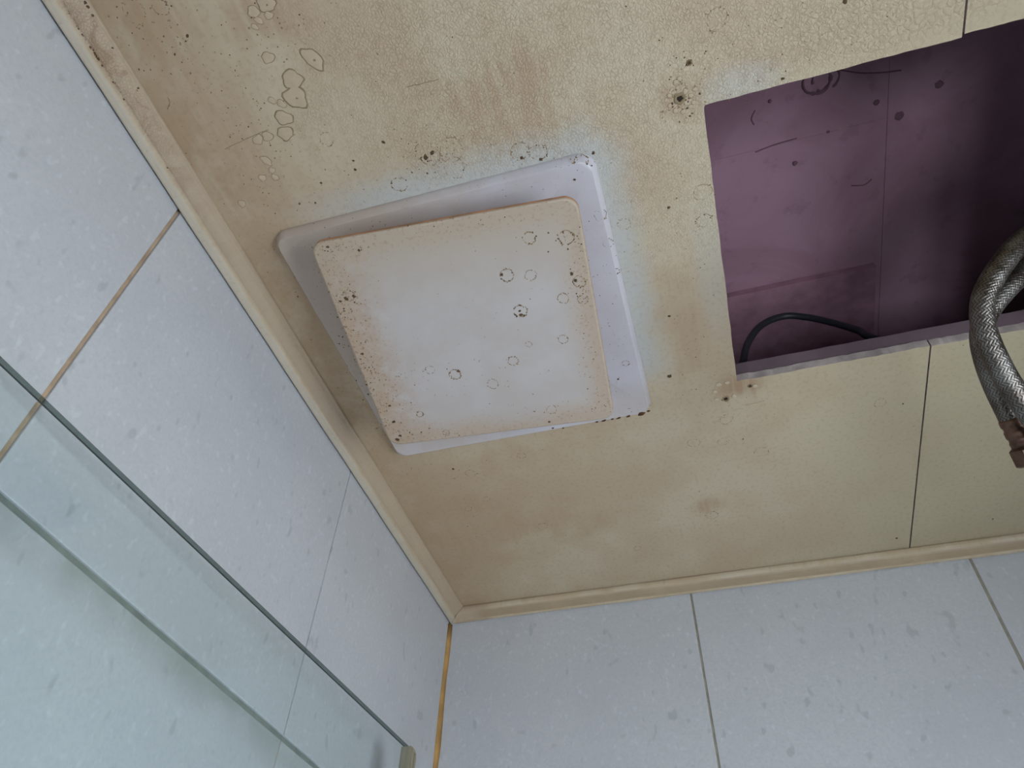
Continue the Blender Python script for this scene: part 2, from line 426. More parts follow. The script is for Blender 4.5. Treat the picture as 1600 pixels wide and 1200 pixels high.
def glass_mat(name, tint, refl=0.06):
    m = bpy.data.materials.new(name); m.use_nodes = True
    t = m.node_tree; t.nodes.clear()
    out = t.nodes.new('ShaderNodeOutputMaterial'); mx = t.nodes.new('ShaderNodeMixShader')
    tr = t.nodes.new('ShaderNodeBsdfTransparent'); gl = t.nodes.new('ShaderNodeBsdfGlossy')
    lw = t.nodes.new('ShaderNodeLayerWeight'); lw.inputs[0].default_value = 0.5
    pw_ = t.nodes.new('ShaderNodeMath'); pw_.operation = 'POWER'; pw_.inputs[1].default_value = 5.0
    t.links.new(lw.outputs['Facing'], pw_.inputs[0])
    fr = t.nodes.new('ShaderNodeMath'); fr.operation = 'MULTIPLY_ADD'; fr.inputs[1].default_value = 0.75; fr.inputs[2].default_value = 0.04
    t.links.new(pw_.outputs[0], fr.inputs[0])
    tr.inputs[0].default_value = tint; gl.inputs['Roughness'].default_value = refl
    t.links.new(fr.outputs[0], mx.inputs[0]); t.links.new(tr.outputs[0], mx.inputs[1])
    t.links.new(gl.outputs[0], mx.inputs[2]); t.links.new(mx.outputs[0], out.inputs[0])
    return m
M_GLASS = glass_mat('green_tinted_door_glass', (0.958, 0.986, 0.984, 1), 0.03)
M_GTOP = glass_mat('polished_glass_edge', (0.24, 0.29, 0.27, 1), 0.3)
M_PANE = glass_mat('window_glass', (0.97, 0.98, 0.98, 1), 0.02)

# ------------------------------------------------------------------ setting: floor, upper slab, walls
TOP = H + 0.215                        # underside of the boards above the hatch
TH = 0.0010                            # tile face stands this far off the grout bed
bm = bmesh.new(); box(bm, (-0.1, ROOM_Y - 0.1, -0.08), (ROOM_X + 0.1, 0.1, 0.0))
tag(link('floor', bm, M_FLOOR), kind='structure')

def wall(name, a, b, m):
    bm_ = bmesh.new(); box(bm_, a, b)
    return tag(link(name, bm_, m), kind='structure')
wl = wall('wall_left', (-0.1, ROOM_Y, 0), (-TH, 0.0, TOP), M_GROUT)
wb = wall('wall_back', (-0.1, TH, 0), (ROOM_X + 0.1, 0.1, TOP), M_GROUT_GREY)
def pierced(name, w, put):
    # wall with a window hole; put(a, z0, z1) maps along-wall spans to a box
    bm_ = bmesh.new()
    lo_, hi = (ROOM_Y, TH) if name == 'wall_right' else (-0.1, ROOM_X + 0.1)
    for a, b, c, d_ in ((lo_, w['a0'], 0, TOP), (w['a1'], hi, 0, TOP), (w['a0'], w['a1'], 0, w['z0']), (w['a0'], w['a1'], w['z1'], TOP)):
        put(bm_, a, b, c, d_, 0.0, 0.1)
    tag(link(name, bm_, M_PLASTER), kind='structure')
    return put
def put_r(bm_, a, b, c, d_, e0, e1): box(bm_, (ROOM_X + e0, a, c), (ROOM_X + e1, b, d_))
def put_f(bm_, a, b, c, d_, e0, e1): box(bm_, (a, ROOM_Y - e1, c), (b, ROOM_Y - e0, d_))
fw = 0.03
for wname, name, w, put in (('wall_right', 'window_1', WIN, put_r), ('wall_front', 'added_window', WIN_ADDED, put_f)):
    pierced(wname, w, put)
    bm = bmesh.new(); a0, a1, z0, z1 = w['a0'], w['a1'], w['z0'], w['z1']; am = (a0 + a1) / 2
    for a, b, c, d_ in ((a0, a1, z0, z0 + fw), (a0, a1, z1 - fw, z1), (a0, a0 + fw, z0 + fw, z1 - fw), (a1 - fw, a1, z0 + fw, z1 - fw), (am - .015, am + .015, z0 + fw, z1 - fw)):
        put(bm, a, b, c, d_, .03, .08)
    wf = tag(link(name, bm, M_WHITE), kind='structure')
    for a, b in ((a0 + fw, am - .015), (am + .015, a1 - fw)):
        bm = bmesh.new(); put(bm, a, b, z0 + fw, z1 - fw, .052, .058); link('pane', bm, M_PANE, wf)

# wall tiles, one mesh object each
ROWS = [1.3735, 1.9765]                # heights of the level joints
def tile(wallo, axis, a0, a1, z0_, z1_, proud=0.0):
    bm_ = bmesh.new()
    if axis == 'x': box(bm_, (-TH - 0.0005, a0, z0_), (proud, a1, z1_))
    else: box(bm_, (a0, -proud, z0_), (a1, TH + 0.0005, z1_))
    o = link('tile', bm_, M_TILE, wallo); bevel_mod(o, 0.0007, 2); return o
def cols(lo_, hi, joints):
    """joints: (centre, width) -> list of spans"""
    e = [lo_]
    for c, w in joints: e += [c - w / 2, c + w / 2]
    e.append(hi)
    return [(e[k], e[k + 1]) for k in range(0, len(e), 2)]
LJ = [(-0.9015, .003), (-0.5993, .0034), (-0.2960, .0014)]
BJ = [(0.3012, .0022), (0.6012, .0028), (0.903, .003)]
rows = [(0.0, 0.169), (0.172, 0.7705), (0.7735, ROWS[0] - .0015), (ROWS[0] + .0015, ROWS[1] - .0018), (ROWS[1] + .0018, H)]
for ri, (za, zb) in enumerate(rows):
    for a, b in cols(ROOM_Y, -0.0015, LJ):
        tile(wl, 'x', a, b, za, zb, 0.0012 if ri == 4 else 0.0)
    for a, b in cols(0.003, ROOM_X, BJ):
        tile(wb, 'y', a, b, za, zb, 0.0)
bm = bmesh.new(); box(bm, (-TH - .0003, ROOM_Y, ROWS[1] - .0026), (-TH + .0002, -.001, ROWS[1] + .0026))
link('grout_line', bm, plain('mouldy_grey_green_grout', srgb(128, 132, 124), .9, nscale=50, amt=.16), wl)
# corner caulk bead (uneven)
bm = bmesh.new()
rings = []
for k in range(90):
    z = 0.02 + (H - 0.017 - 0.02) * k / 89
    a = 0.0052 + 0.0008 * math.sin(k * 1.3) + rnd.uniform(-.0004, .0004); b = 0.0066 + 0.0008 * math.sin(k * 0.9 + 1) + rnd.uniform(-.0004, .0004)
    rings.append([(0.0, 0.0030, z), (0.0, -b, z), (a * .42 + .0008, -b * .42 - .0008, z), (a, 0.0, z)])
loft(bm, rings)
tag(link('trim_3', bm, M_CAULK, smooth=True), 'yellowed caulk bead down the tiled wall corner', 'caulk', kind='structure')

# ------------------------------------------------------------------ ceiling boards with the hatch opening
ceil = tag(empty('ceiling', (0, 0, H)), kind='structure')
BT = 0.0082
def jag(a, b, n, amp):
    out = []
    for k in range(1, n):
        t = k / n
        p = Vector(a).lerp(Vector(b), t)
        dx, dy = b[0] - a[0], b[1] - a[1]; L_ = math.hypot(dx, dy)
        j = rnd.uniform(-amp, amp)
        out.append((p.x - dy / L_ * j, p.y + dx / L_ * j))
    return out
G = 0.0007
def ceiling_panel(pts):
    bm_ = bmesh.new()
    lo_ = [bm_.verts.new((x, y, 0)) for x, y in pts]; hi = [bm_.verts.new((x, y, BT)) for x, y in pts]
    n = len(pts)
    bm_.faces.new(lo_[::-1]); bm_.faces.new(hi).material_index = 1
    for k in range(n): bm_.faces.new((lo_[k], lo_[(k+1) % n], hi[(k+1) % n], hi[k])).material_index = 1
    o = link('ceiling_panel', bm_, [M_CEIL, M_CORE], ceil)
    return o
xs = SEAM_X
e = [(xs - G, OPY0), (OPX0 + .0008, OPY0), (OPX0 - .0003, OPY0 + .002), (OPX0 - .0006, OPY1), (xs - G, OPY1)]
pA = [(0.0, ROOM_Y), (xs - G, ROOM_Y), e[0]] + jag(e[0], e[1], 24, .0003) + [e[1], e[2]] + jag(e[2], e[3], 24, .0003) + [e[3]] + jag(e[3], e[4], 30, .0006) + [e[4], (xs - G, 0.0), (0.0, 0.0)]
ceiling_panel(pA)
e = [(xs + G, OPY1 + .0006), (OPX1, OPY1 + .0006), (OPX1, OPY0 - .0018), (xs + G, OPY0 - .0018)]
pB = [(xs + G, 0.0), e[0]] + jag(e[0], e[1], 26, .0006) + [e[1], e[2]] + jag(e[2], e[3], 20, .0003) + [e[3], (xs + G, ROOM_Y), (ROOM_X, ROOM_Y), (ROOM_X, 0.0)]
ceiling_panel(pB[::-1])
# backing strip along the far side of the hatch, and a joint strip over the seam
bm = bmesh.new()
pts = [(0.372, OPY1 + .001)] + jag((0.372, OPY1 + .001), (0.86, OPY1 + .0015), 40, .0003) + [(0.86, OPY1 + .0015), (0.86, OPY1 + .045), (0.372, OPY1 + .045)]
prism(bm, pts, BT, BT + 0.0158)
link('backing_strip', bm, M_BACKER, ceil)
for a, b in ((ROOM_Y + .01, OPY0 - .01), (OPY1 + .05, -0.01)):
    bm = bmesh.new(); box(bm, (xs - .02, a, BT), (xs + .02, b, BT + .012)); link('backing_strip', bm, M_BACKER, ceil)

# boards above the hatch
up = tag(empty('ceiling_upper', (0, 0, TOP)), kind='structure')
def sp(u, v): return at_z(u, v, TOP)
bx1 = sp(1385, 220).x; by1 = sp(1180, 235).y
for (xa, xb, ya, yb, dz) in ((-0.1, bx1 - .0002, ROOM_Y - .1, by1 - .0002, 0.0), (bx1 + .0002, ROOM_X + .1, ROOM_Y - .1, 0.1, 0.0003), (-0.1, bx1 - .0002, by1 + .0002, 0.1, 0.0003)):
    bm = bmesh.new(); box(bm, (xa, ya, dz), (xb, yb, 0.03)); link('upper_board', bm, M_SLAB, up)
bm = bmesh.new(); box(bm, (-0.1, ROOM_Y - .1, 0.03), (ROOM_X + .1, 0.1, 0.06)); link('slab', bm, M_SLABDK, up)
# lower patch board screwed under the upper boards (corner seen through the hatch)
pc = sp(1365, 410)
bm = bmesh.new(); box(bm, (0.10, pc.y, -0.009), (pc.x, 0.0, -0.0005)); link('patch_board', bm, plain('dull_mauve_patch_board', srgb(160, 119, 132), .85), up)
# ring mark, screw heads and scuffs on the boards
def disc(bm_, c, rad, h, n=14, jit=0.0, mi=0, sx=1.0, sy=1.0, ang=0.0, down=True):
    """low dome lying on a downward-facing surface, c in parent space"""
    base, top = [], []
    s = -1 if down else 1
    ca, sa = math.cos(ang), math.sin(ang)
    for k in range(n):
        a = 2 * math.pi * k / n; rr = rad * (1 + rnd.uniform(-jit, jit))
        for L_, q, z in ((base, 1.0, 0.0), (top, 0.62, s * h)):
            px, py = rr * q * math.cos(a) * sx, rr * q * math.sin(a) * sy
            L_.append(bm_.verts.new((c[0] + px * ca - py * sa, c[1] + px * sa + py * ca, c[2] + z)))
    for k in range(n):
        bm_.faces.new((base[k], base[(k+1) % n], top[(k+1) % n], top[k])).material_index = mi
    bm_.faces.new(top).material_index = mi
def torus_ring(bm_, c, rad, wid, h, n=26, jit=0.1, mi=0, sx=1.0, sy=1.0, ang=0.0, gaps=0.0):
    """raised irregular ring on a downward-facing surface"""
    ca, sa = math.cos(ang), math.sin(ang); rows_ = []
    ph = rnd.uniform(0, 6.28); ph2 = rnd.uniform(0, 6.28)
    for k in range(n):
        a = 2 * math.pi * k / n
        rr = rad * (1 + jit * 0.6 * math.sin(3 * a + ph) + jit * 0.5 * math.sin(5 * a + ph2) + rnd.uniform(-jit, jit) * 0.25)
        w = wid * (0.55 + 0.9 * rnd.random()); row = []
        for dr, z in ((-w, 0.0), (-w * .3, -h), (w * .3, -h), (w, 0.0)):
            px, py = (rr + dr) * math.cos(a) * sx, (rr + dr) * math.sin(a) * sy
            row.append(bm_.verts.new((c[0] + px * ca - py * sa, c[1] + px * sa + py * ca, c[2] + z)))
        rows_.append(row)
    for k in range(n):
        if rnd.random() < gaps: continue
        a_, b_ = rows_[k], rows_[(k + 1) % n]
        for q in range(3): bm_.faces.new((a_[q], a_[q+1], b_[q+1], b_[q])).material_index = mi
c = sp(1276, 126); bm = bmesh.new()
torus_ring(bm, (c.x, c.y, 0), 0.0125, 0.0016, 0.0012, 30, 0.03); link('ring_mark', bm, M_SLABDK, up)
c = sp(1290, 122); bm = bmesh.new()
torus_ring(bm, (c.x, c.y, 0), 0.0120, 0.0012, 0.0010, 30, 0.03, gaps=0.45); link('ring_mark', bm, M_SLABDK, up)
for (u, v, rr) in ((1405, 181, .0045), (1242, 255, .0028), (1294, 206, .0016), (1467, 132, .004), (1203, 158, .002), (1369, 160, .003)):
    c = sp(u, v); bm = bmesh.new(); disc(bm, (c.x, c.y, 0), rr, 0.0012, 12, .12); link('screw_head', bm, M_SLABDK, up)
for pl in (((1312, 109), (1345, 114), (1380, 113), (1408, 110)), ((1178, 195), (1174, 185), (1180, 172)), ((1330, 290), (1350, 289), (1362, 280)), ((1180, 238), (1210, 226), (1245, 216))):
    bm = bmesh.new(); q = spline([sp(*p) - Vector((0, 0, TOP)) for p in pl], 6)
    tube(bm, q, 0.0007, 6); link('scuff', bm, M_SLABDK, up)

# ------------------------------------------------------------------ ceiling mouldings
# profile: (distance from tile face, drop below ceiling)
PROF = [(0.0213, 0.0), (0.0213, 0.0022), (0.0208, 0.0028), (0.0200, 0.0029), (0.0194, 0.0034), (0.0178, 0.0058), (0.0160, 0.0076), (0.0138, 0.0091), (0.0116, 0.0102), (0.0100, 0.0106),
        (0.0096, 0.0114), (0.0090, 0.0124), (0.0062, 0.0140), (0.0036, 0.0150), (0.0022, 0.0152), (0.0016, 0.0146), (0.0016, 0.0)]
def run(name, axis, a, b, prof, n, cope=None):
    bm_ = bmesh.new(); rings_ = []
    for k in range(n + 1):
        t = a + (b - a) * k / n; wob = 0.00025 * math.sin(t * 31 + 1) + 0.00015 * math.sin(t * 83)
        rg = []
        for dd, h in prof:
            hh = h + (wob if h > 0.001 else 0)
            tt = t
            if cope is not None and k == 0: tt = cope(dd, h)
            rg.append((dd + 0.0012, tt, H - hh) if axis == 'y' else (tt, -dd, H - hh))
        rings_.append(rg)
    loft(bm_, rings_)
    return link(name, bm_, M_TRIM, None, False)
t1 = run('trim_1', 'y', ROOM_Y, -0.0005, PROF, 80); tag(t1, kind='structure')
PROF2 = [(0.0124, 0.0), (0.0134, 0.0010), (0.0140, 0.0028), (0.0138, 0.0052), (0.0128, 0.0076), (0.0106, 0.0102), (0.0078, 0.0124), (0.0052, 0.0140), (0.0040, 0.0148), (0.0038, 0.0164), (0.0014, 0.0164), (0.0012, 0.0155), (0.0012, 0.0)]
def cope(dd, h):      # end cut to the shape of the left moulding
    q = 0.0220
    for (d0, h0), (d1, h1) in zip(PROF, PROF[1:]):
        if h0 <= h <= h1: q = d0 + (d1 - d0) * (0 if h1 == h0 else (h - h0) / (h1 - h0)); break
    else: q = 0.006
    return 0.0012 + q + 0.0004
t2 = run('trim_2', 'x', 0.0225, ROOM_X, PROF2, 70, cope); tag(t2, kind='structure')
for o in (t1, t2): bevel_mod(o, 0.0004, 2)

# ------------------------------------------------------------------ exhaust fan
fan = tag(empty('exhaust_fan', FAN_C), 'square white ceiling exhaust fan with stained hanging cover plate', 'fan')
def ring3(hx, hy, rad, z, seg=8): return [(x, y, z) for x, y in rounded(hx, hy, rad, seg)]
bm = bmesh.new()
h_, k_ = FAN_H, FAN_HY
loft(bm, [ring3(h_, k_, .012, -0.0002), ring3(h_, k_, .012, -.0022), ring3(h_ - .0006, k_ - .0006, .0116, -.0036), ring3(h_ - .0026, k_ - .0026, .010, -BASE_T + .0008),
          ring3(h_ - .0036, k_ - .0036, .0095, -BASE_T), ring3(h_ - .0052, k_ - .0052, .009, -BASE_T + .0001), ring3(0.080, 0.080, .02, -BASE_T + .0022), ring3(0.076, 0.076, .02, -BASE_T + .006)])
fb = link('base_plate', bm, M_FBASE, fan, True)
m = fb.modifiers.new('edges', 'EDGE_SPLIT'); m.split_angle = math.radians(38)
bm = bmesh.new(); loft(bm, [ring3(.028, .028, .010, -.002), ring3(.028, .028, .010, -.030)]); link('cover_mount', bm, M_FIN, fan)
# cover: hangs askew, a little turned and lower on its far side
CV = {'c': Vector((0.1800, -0.4455, 0)), 'yaw': math.radians(4.7)}
def fit_cover():
    """rest the square on its four surveyed corners"""
    px = [(481, 381), (902, 306), (959, 654), (613, 698)]
    best = None
    s_ = COVER_H
    import itertools
    c0 = [0.180, -0.4455, H - 0.040, math.radians(4.7), 0.0, 0.0]
    cor = [(-1, -1), (1, -1), (1, 1), (-1, 1)]
    def proj(P):
        v = P - CAM; a = [sum(ROW[k][i] * v[i] for i in range(3)) for k in range(3)]
        return (800 + F_PX * a[0] / a[2], 600 + F_PX * a[1] / a[2])
    def mat(q): return Matrix.Translation(q[:3]) @ Matrix.Rotation(q[3], 4, 'Z') @ Matrix.Rotation(q[4], 4, 'X') @ Matrix.Rotation(q[5], 4, 'Y')
    def cost(q):
        Mx = mat(q); e_ = 0
        for (sx, sy), (u, v) in zip(cor, px):
            a = proj(Mx @ Vector((sx * s_, sy * s_, 0))); e_ += (a[0] - u) ** 2 + (a[1] - v) ** 2
        return e_
    stp = [.004, .004, .004, .03, .03, .03]; cur = cost(c0)
    for _ in range(400):
        imp = False
        for i in range(6):
            for sg in (1, -1):
                q = list(c0); q[i] += sg * stp[i]; e_ = cost(q)
                if e_ < cur: c0, cur, imp = q, e_, True
        if not imp: stp = [a * .6 for a in stp]
    print('COVER', [round(v, 4) for v in c0], 'err', round(cur, 2), 'below ceiling', round(H - c0[2], 4))
    return mat(c0)
MC = fit_cover()
MCl = Matrix.Translation(-FAN_C) @ MC
bm = bmesh.new(); s_ = COVER_H
loft(bm, [ring3(s_ - .001, s_ - .001, .0095, .0055), ring3(s_, s_, .0105, .0045), ring3(s_, s_, .0105, .0016)], True, False, 1)
loft(bm, [ring3(s_, s_, .0105, .0016), ring3(s_ - .0004, s_ - .0004, .0101, .0005), ring3(s_ - .0016, s_ - .0016, .009, 0.0)], False, True, 0)
bmesh.ops.remove_doubles(bm, verts=bm.verts, dist=1e-6)
cov = link('cover_plate', bm, [M_FCOVER, M_FRIM], fan); cov.matrix_local = MCl
bm = bmesh.new(); prism(bm, rounded(.024, .024, .008, 6), .004, .034); st = link('cover_stem', bm, M_FIN, fan); st.matrix_local = MCl

# ------------------------------------------------------------------ blisters, mould rings, specks
NC = MC.to_3x3() @ Vector((0, 0, -1)); PCV = MC.translation
MCi = MC.inverted()
def cpt(u, v):
    p = at_z(u, v, H); return Vector((p.x, p.y, 0.0))
def vpt(u, v):
    p = MCi @ on_plane(u, v, PCV, NC); return Vector((p.x, p.y, 0.0))
def bpt(u, v):
    p = at_z(u, v, H - BASE_T) - FAN_C; return Vector((p.x, p.y, -BASE_T + .0003))
PXM = 0.00047                           # metres per photo pixel at the ceiling, near enough
def mould_ring(c_, rp, parent, k=0.6, scale=1.0, ell=1.0, ang=0.0, dots=16):
    bm_ = bmesh.new(); R_ = rp * PXM * scale
    torus_ring(bm_, c_, R_, .00022 + .00012 * k, .00010, 30, .06, 0, 1, ell, ang, gaps=0.55 - .3 * k)
    for i in range(dots):
        a = rnd.uniform(0, 6.283); q = R_ * (1 + rnd.uniform(-.16, .14))
        px, py = q * math.cos(a), q * math.sin(a) * ell
        disc(bm_, (c_[0] + px * math.cos(ang) - py * math.sin(ang), c_[1] + px * math.sin(ang) + py * math.cos(ang), c_[2]),
             rnd.uniform(.00022, .00060) * (0.7 + k * .6), .00012, 7, .3, 1 if rnd.random() < k else 0)
    return link('mould_ring', bm_, [M_MOULD_SOFT, M_MOULD], parent)
def blister(c_, rp, parent, ell=1.0, ang=0.0, dome=M_BLIST, pin=True, rim=1.0):
    bm_ = bmesh.new(); R_ = rp * PXM
    n = 22; ph = rnd.uniform(0, 6.28); ca, sa = math.cos(ang), math.sin(ang); rr_ = []
    for k in range(n):
        a = 2 * math.pi * k / n
        rr_.append(1 + .09 * math.sin(3 * a + ph) + .07 * math.sin(5 * a + ph * 2) + rnd.uniform(-.05, .05))
    loops = []
    for q, z in ((1.14, -.00002), (1.06, -.00020), (0.97, -.00022), (0.80, -.00035), (0.45, -.00045)):
        L_ = []
        for k in range(n):
            a = 2 * math.pi * k / n
            qq = 1 + (q - 1) * (rim if q > 1 else 1)
            px, py = R_ * rr_[k] * qq * math.cos(a), R_ * rr_[k] * qq * math.sin(a) * ell
            L_.append(bm_.verts.new((c_[0] + px * ca - py * sa, c_[1] + px * sa + py * ca, c_[2] + z)))
        loops.append(L_)
    for li, (A, B) in enumerate(zip(loops, loops[1:])):
        for k in range(n):
            bm_.faces.new((A[k], A[(k+1) % n], B[(k+1) % n], B[k])).material_index = 1 if li < 2 else 0
    bm_.faces.new(loops[-1])
    if pin: disc(bm_, (c_[0] + .1 * R_, c_[1] + .1 * R_, c_[2] - .0007), R_ * .10, .0002, 7, .3, 1)
    return link('paint_blister', bm_, [dome, M_RIMBR], parent)

# lifted paint on the ceiling (photo x, y, radius, squash, turn)
for (u, v, rp, el, an, pn) in ((489, 92, 17, .62, 1.05, 1), (457, 124, 14, .9, 0, 0), (462, 152, 16, .95, .6, 1), (425, 157, 6, .7, .9, 0), (440, 162, 7, .7, .9, 0), (444, 184, 13, .75, .5, 0),
                               (446, 208, 12, .8, -.2, 0), (418, 213, 8, .9, 0, 0), (403, 218, 9, .7, -.5, 0), (416, 251, 9, .65, 1.0, 0), (425, 266, 5, .9, 0, 0), (430, 277, 6, .8, .8, 0),
                               (410, 278, 6, .9, 0, 0), (416, 6, 12, .8, .2, 1), (396, 18, 8, .9, 0, 0), (404, 32, 6, .7, .8, 0), (398, 42, 5, .7, .8, 0), (420, 24, 6, .8, 0, 0), (419, 90, 9, .8, 0, 0),
                               (378, 318, 6, 1, 0, 0), (1117, 612, 5, .9, 0, 0), (1147, 619, 6, .7, 1.2, 0), (1123, 601, 6, .8, .3, 0), (1136, 598, 5, .8, 0, 0), (1180, 603, 5, .9, 0, 0), (1120, 624, 5, .8, .4, 0)):
    blister(cpt(u, v), rp, ceil, el, an, M_BLIST_W if u > 1000 else M_BLIST, bool(pn), 0.45 if u > 1000 else (0.8 if rp < 10 else 1.0))
# mould rings on the ceiling
for (u, v, rp, k) in ((624, 288, 13, .5), (812, 236, 15, .4), (841, 238, 14, .55), (710, 262, 18, .25), (668, 240, 20, .35), (705, 235, 20, .25), (1098, 300, 15, .3), (1100, 345, 13, .45), (1135, 655, 14, .35),
                      (1130, 690, 12, .1), (848, 822, 12, .3), (996, 857, 9, .3), (1112, 805, 15, .35), (732, 795, 9, .3), (1190, 706, 15, .15), (1084, 692, 13, .15), (1120, 30, 15, .3), (250, 10, 12, .35), (210, 18, 17, .2),
                      (510, 218, 11, .2), (735, 740, 12, .2), (975, 350, 11, .1), (1375, 630, 12, .2), (760, 780, 9, .1), (815, 712, 9, .25)):
    mould_ring(cpt(u, v), rp, ceil, k, ell=.85, ang=rnd.uniform(0, 3), dots=10 + int(14 * k))
# rings on the hanging cover and the base plate
for (u, v, rp, k) in ((827, 372, 11, .8), (885, 371, 13, .8), (792, 430, 12, .75), (829, 430, 10, .25), (813, 486, 12, .9), (905, 440, 11, .6), (880, 466, 10, .35), (911, 468, 9, .35), (711, 585, 11, .7),
                      (802, 564, 10, .5), (770, 600, 11, .35), (862, 640, 10, .25), (880, 530, 9, .25), (656, 647, 7, .6), (697, 676, 7, .35), (545, 462, 11, .5), (672, 578, 9, .2), (826, 538, 6, .15)):
    mould_ring(vpt(u, v), rp, cov, k, .92, .95, rnd.uniform(0, 3), 8 + int(16 * k))
for (u, v, rp, k) in ((908, 253, 12, .6), (938, 336, 11, .4), (963, 424, 6, .5), (950, 380, 9, .12), (978, 568, 7, .2)):
    mould_ring(bpt(u, v), rp, fan, k, .97, .9, rnd.uniform(0, 3), 8 + int(12 * k))

def specks(name, pf, parent, groups, singles, mats):
    bm_ = bmesh.new()
    for (u, v, su, sv, n, lo_, hi, pdark) in groups:
        for _ in range(n):
            q = pf(rnd.gauss(u, su), rnd.gauss(v, sv))
            disc(bm_, q, rnd.uniform(lo_, hi) * PXM, .00015, 6, .35, 1 if rnd.random() < pdark else 0, 1, rnd.uniform(.5, 1), rnd.uniform(0, 3))
    for (u, v, rp) in singles:
        disc(bm_, pf(u, v), rp * PXM, .0004, 9, .25, 1, 1, .8, rnd.uniform(0, 3))
    return tag(link(name, bm_, mats, parent), kind='stuff')
specks('mould_specks', cpt, ceil,
       [(680, 240, 28, 16, 70, .5, 1.6, .5), (700, 60, 200, 60, 120, .4, 1.2, .25), (1150, 60, 120, 60, 90, .4, 1.3, .3), (520, 260, 60, 40, 40, .5, 1.4, .5), (420, 250, 35, 60, 80, .5, 1.4, .3),
        (330, 180, 50, 90, 90, .5, 1.4, .3), (250, 60, 45, 45, 70, .5, 1.8, .3), (460, 400, 20, 40, 40, .5, 1.5, .35), (530, 560, 22, 60, 40, .5, 1.4, .3), (1062, 158, 16, 16, 60, .8, 2.2, .45),
        (1070, 110, 18, 20, 24, .5, 1.5, .4), (1080, 520, 26, 60, 50, .5, 1.4, .3), (1050, 350, 30, 60, 40, .5, 1.3, .3), (1140, 640, 30, 26, 40, .5, 1.4, .25), (740, 760, 60, 40, 50, .5, 1.5, .25),
        (1000, 800, 200, 60, 50, .5, 1.4, .15), (1300, 650, 120, 60, 40, .5, 1.3, .15), (1110, 800, 16, 14, 24, .7, 2.0, .35), (1540, 760, 50, 60, 20, .5, 1.4, .2), (640, 720, 60, 14, 20, .5, 1.5, .3),
        (430, 40, 40, 30, 50, .6, 1.8, .3), (1290, 60, 70, 40, 40, .5, 1.3, .25), (840, 235, 30, 14, 30, .5, 1.3, .4)],
       [(599, 222, 3), (555, 265, 2.4), (502, 286, 2), (675, 239, 4), (665, 246, 4.5), (1046, 588, 5), (293, 56, 2.6), (708, 733, 3), (1401, 841, 3.2), (1045, 324, 3), (1223, 123, 2.5), (1046, 494, 3),
        (1077, 98, 5), (1551, 811, 2.2), (1320, 2, 4), (815, 247, 3), (845, 249, 3), (1411, 631, 2), (1161, 686, 2), (468, 318, 2), (493, 317, 2), (552, 251, 2.2), (927, 239, 3)],
       [M_MOULD_SOFT, M_MOULD])
specks('mould_specks', vpt, cov,
       [(548, 470, 14, 10, 26, .6, 2.0, .6), (520, 420, 12, 40, 60, .4, 1.3, .4), (545, 520, 12, 34, 60, .5, 1.8, .5), (570, 580, 12, 30, 70, .5, 1.9, .55), (610, 610, 26, 18, 70, .5, 1.6, .35),
        (590, 650, 16, 20, 30, .5, 1.8, .5), (530, 388, 26, 4, 30, .5, 1.5, .45), (700, 350, 110, 9, 50, .4, 1.2, .35), (905, 440, 12, 30, 40, .5, 1.6, .5), (915, 520, 9, 60, 40, .4, 1.3, .4),
        (690, 590, 60, 22, 50, .4, 1.2, .3), (750, 480, 130, 80, 70, .4, 1.1, .25), (940, 620, 9, 20, 22, .5, 1.5, .5), (660, 680, 30, 5, 22, .5, 1.8, .5), (850, 640, 40, 14, 30, .4, 1.3, .35), (885, 372, 16, 12, 20, .5, 1.6, .6)],
       [(541, 467, 4), (553, 463, 3.5), (532, 471, 2.6), (561, 391, 2.4), (512, 386, 2.5), (615, 659, 3.5), (609, 634, 3), (621, 687, 4), (625, 681, 3), (899, 438, 3), (893, 428, 3), (858, 659, 2.6), (716, 580, 3), (814, 492, 3.5), (812, 486, 2.5), (784, 429, 3), (566, 553, 3)],
       [M_MOULD_SOFT, M_MOULD])
specks('mould_specks', bpt, fan, [(960, 460, 14, 90, 40, .4, 1.2, .35), (720, 300, 130, 14, 24, .4, 1.1, .25), (1000, 640, 16, 6, 16, .6, 1.8, .6), (900, 255, 30, 12, 22, .5, 1.4, .4)],
       [(898, 281, 2.2), (966, 593, 2), (964, 655, 1)], [M_MOULD_SOFT, M_MOULD])
# flaked paint, rusted through at the fan's far right corner
bm = bmesh.new()
for (u, v, rx, ry, a) in ((1002, 648, 6.5, 2.4, -.1), (1016, 642, 3.2, 1.2, 0), (982, 651, 4, 1.4, -.2), (967, 654, 4, .9, -.15), (957, 655, 3, .8, -.15), (944, 658, 4.5, 1.3, -.2), (933, 660, 3, .8, -.1), (864, 669, 2, 1, 0), (880, 669, 2, 1, 0)):
    p_ = at_z(u, v, H - BASE_T) - FAN_C
    p_.y = min(p_.y, FAN_HY - .0030); p_.x = min(p_.x, FAN_H - .004)
    disc(bm, (p_.x, p_.y, -BASE_T + .0001), rx * .00055, .0006, 10, .2, 0, 1, ry / rx + .25, a)
tag(link('rust_chips', bm, M_RUST, fan), kind='stuff')

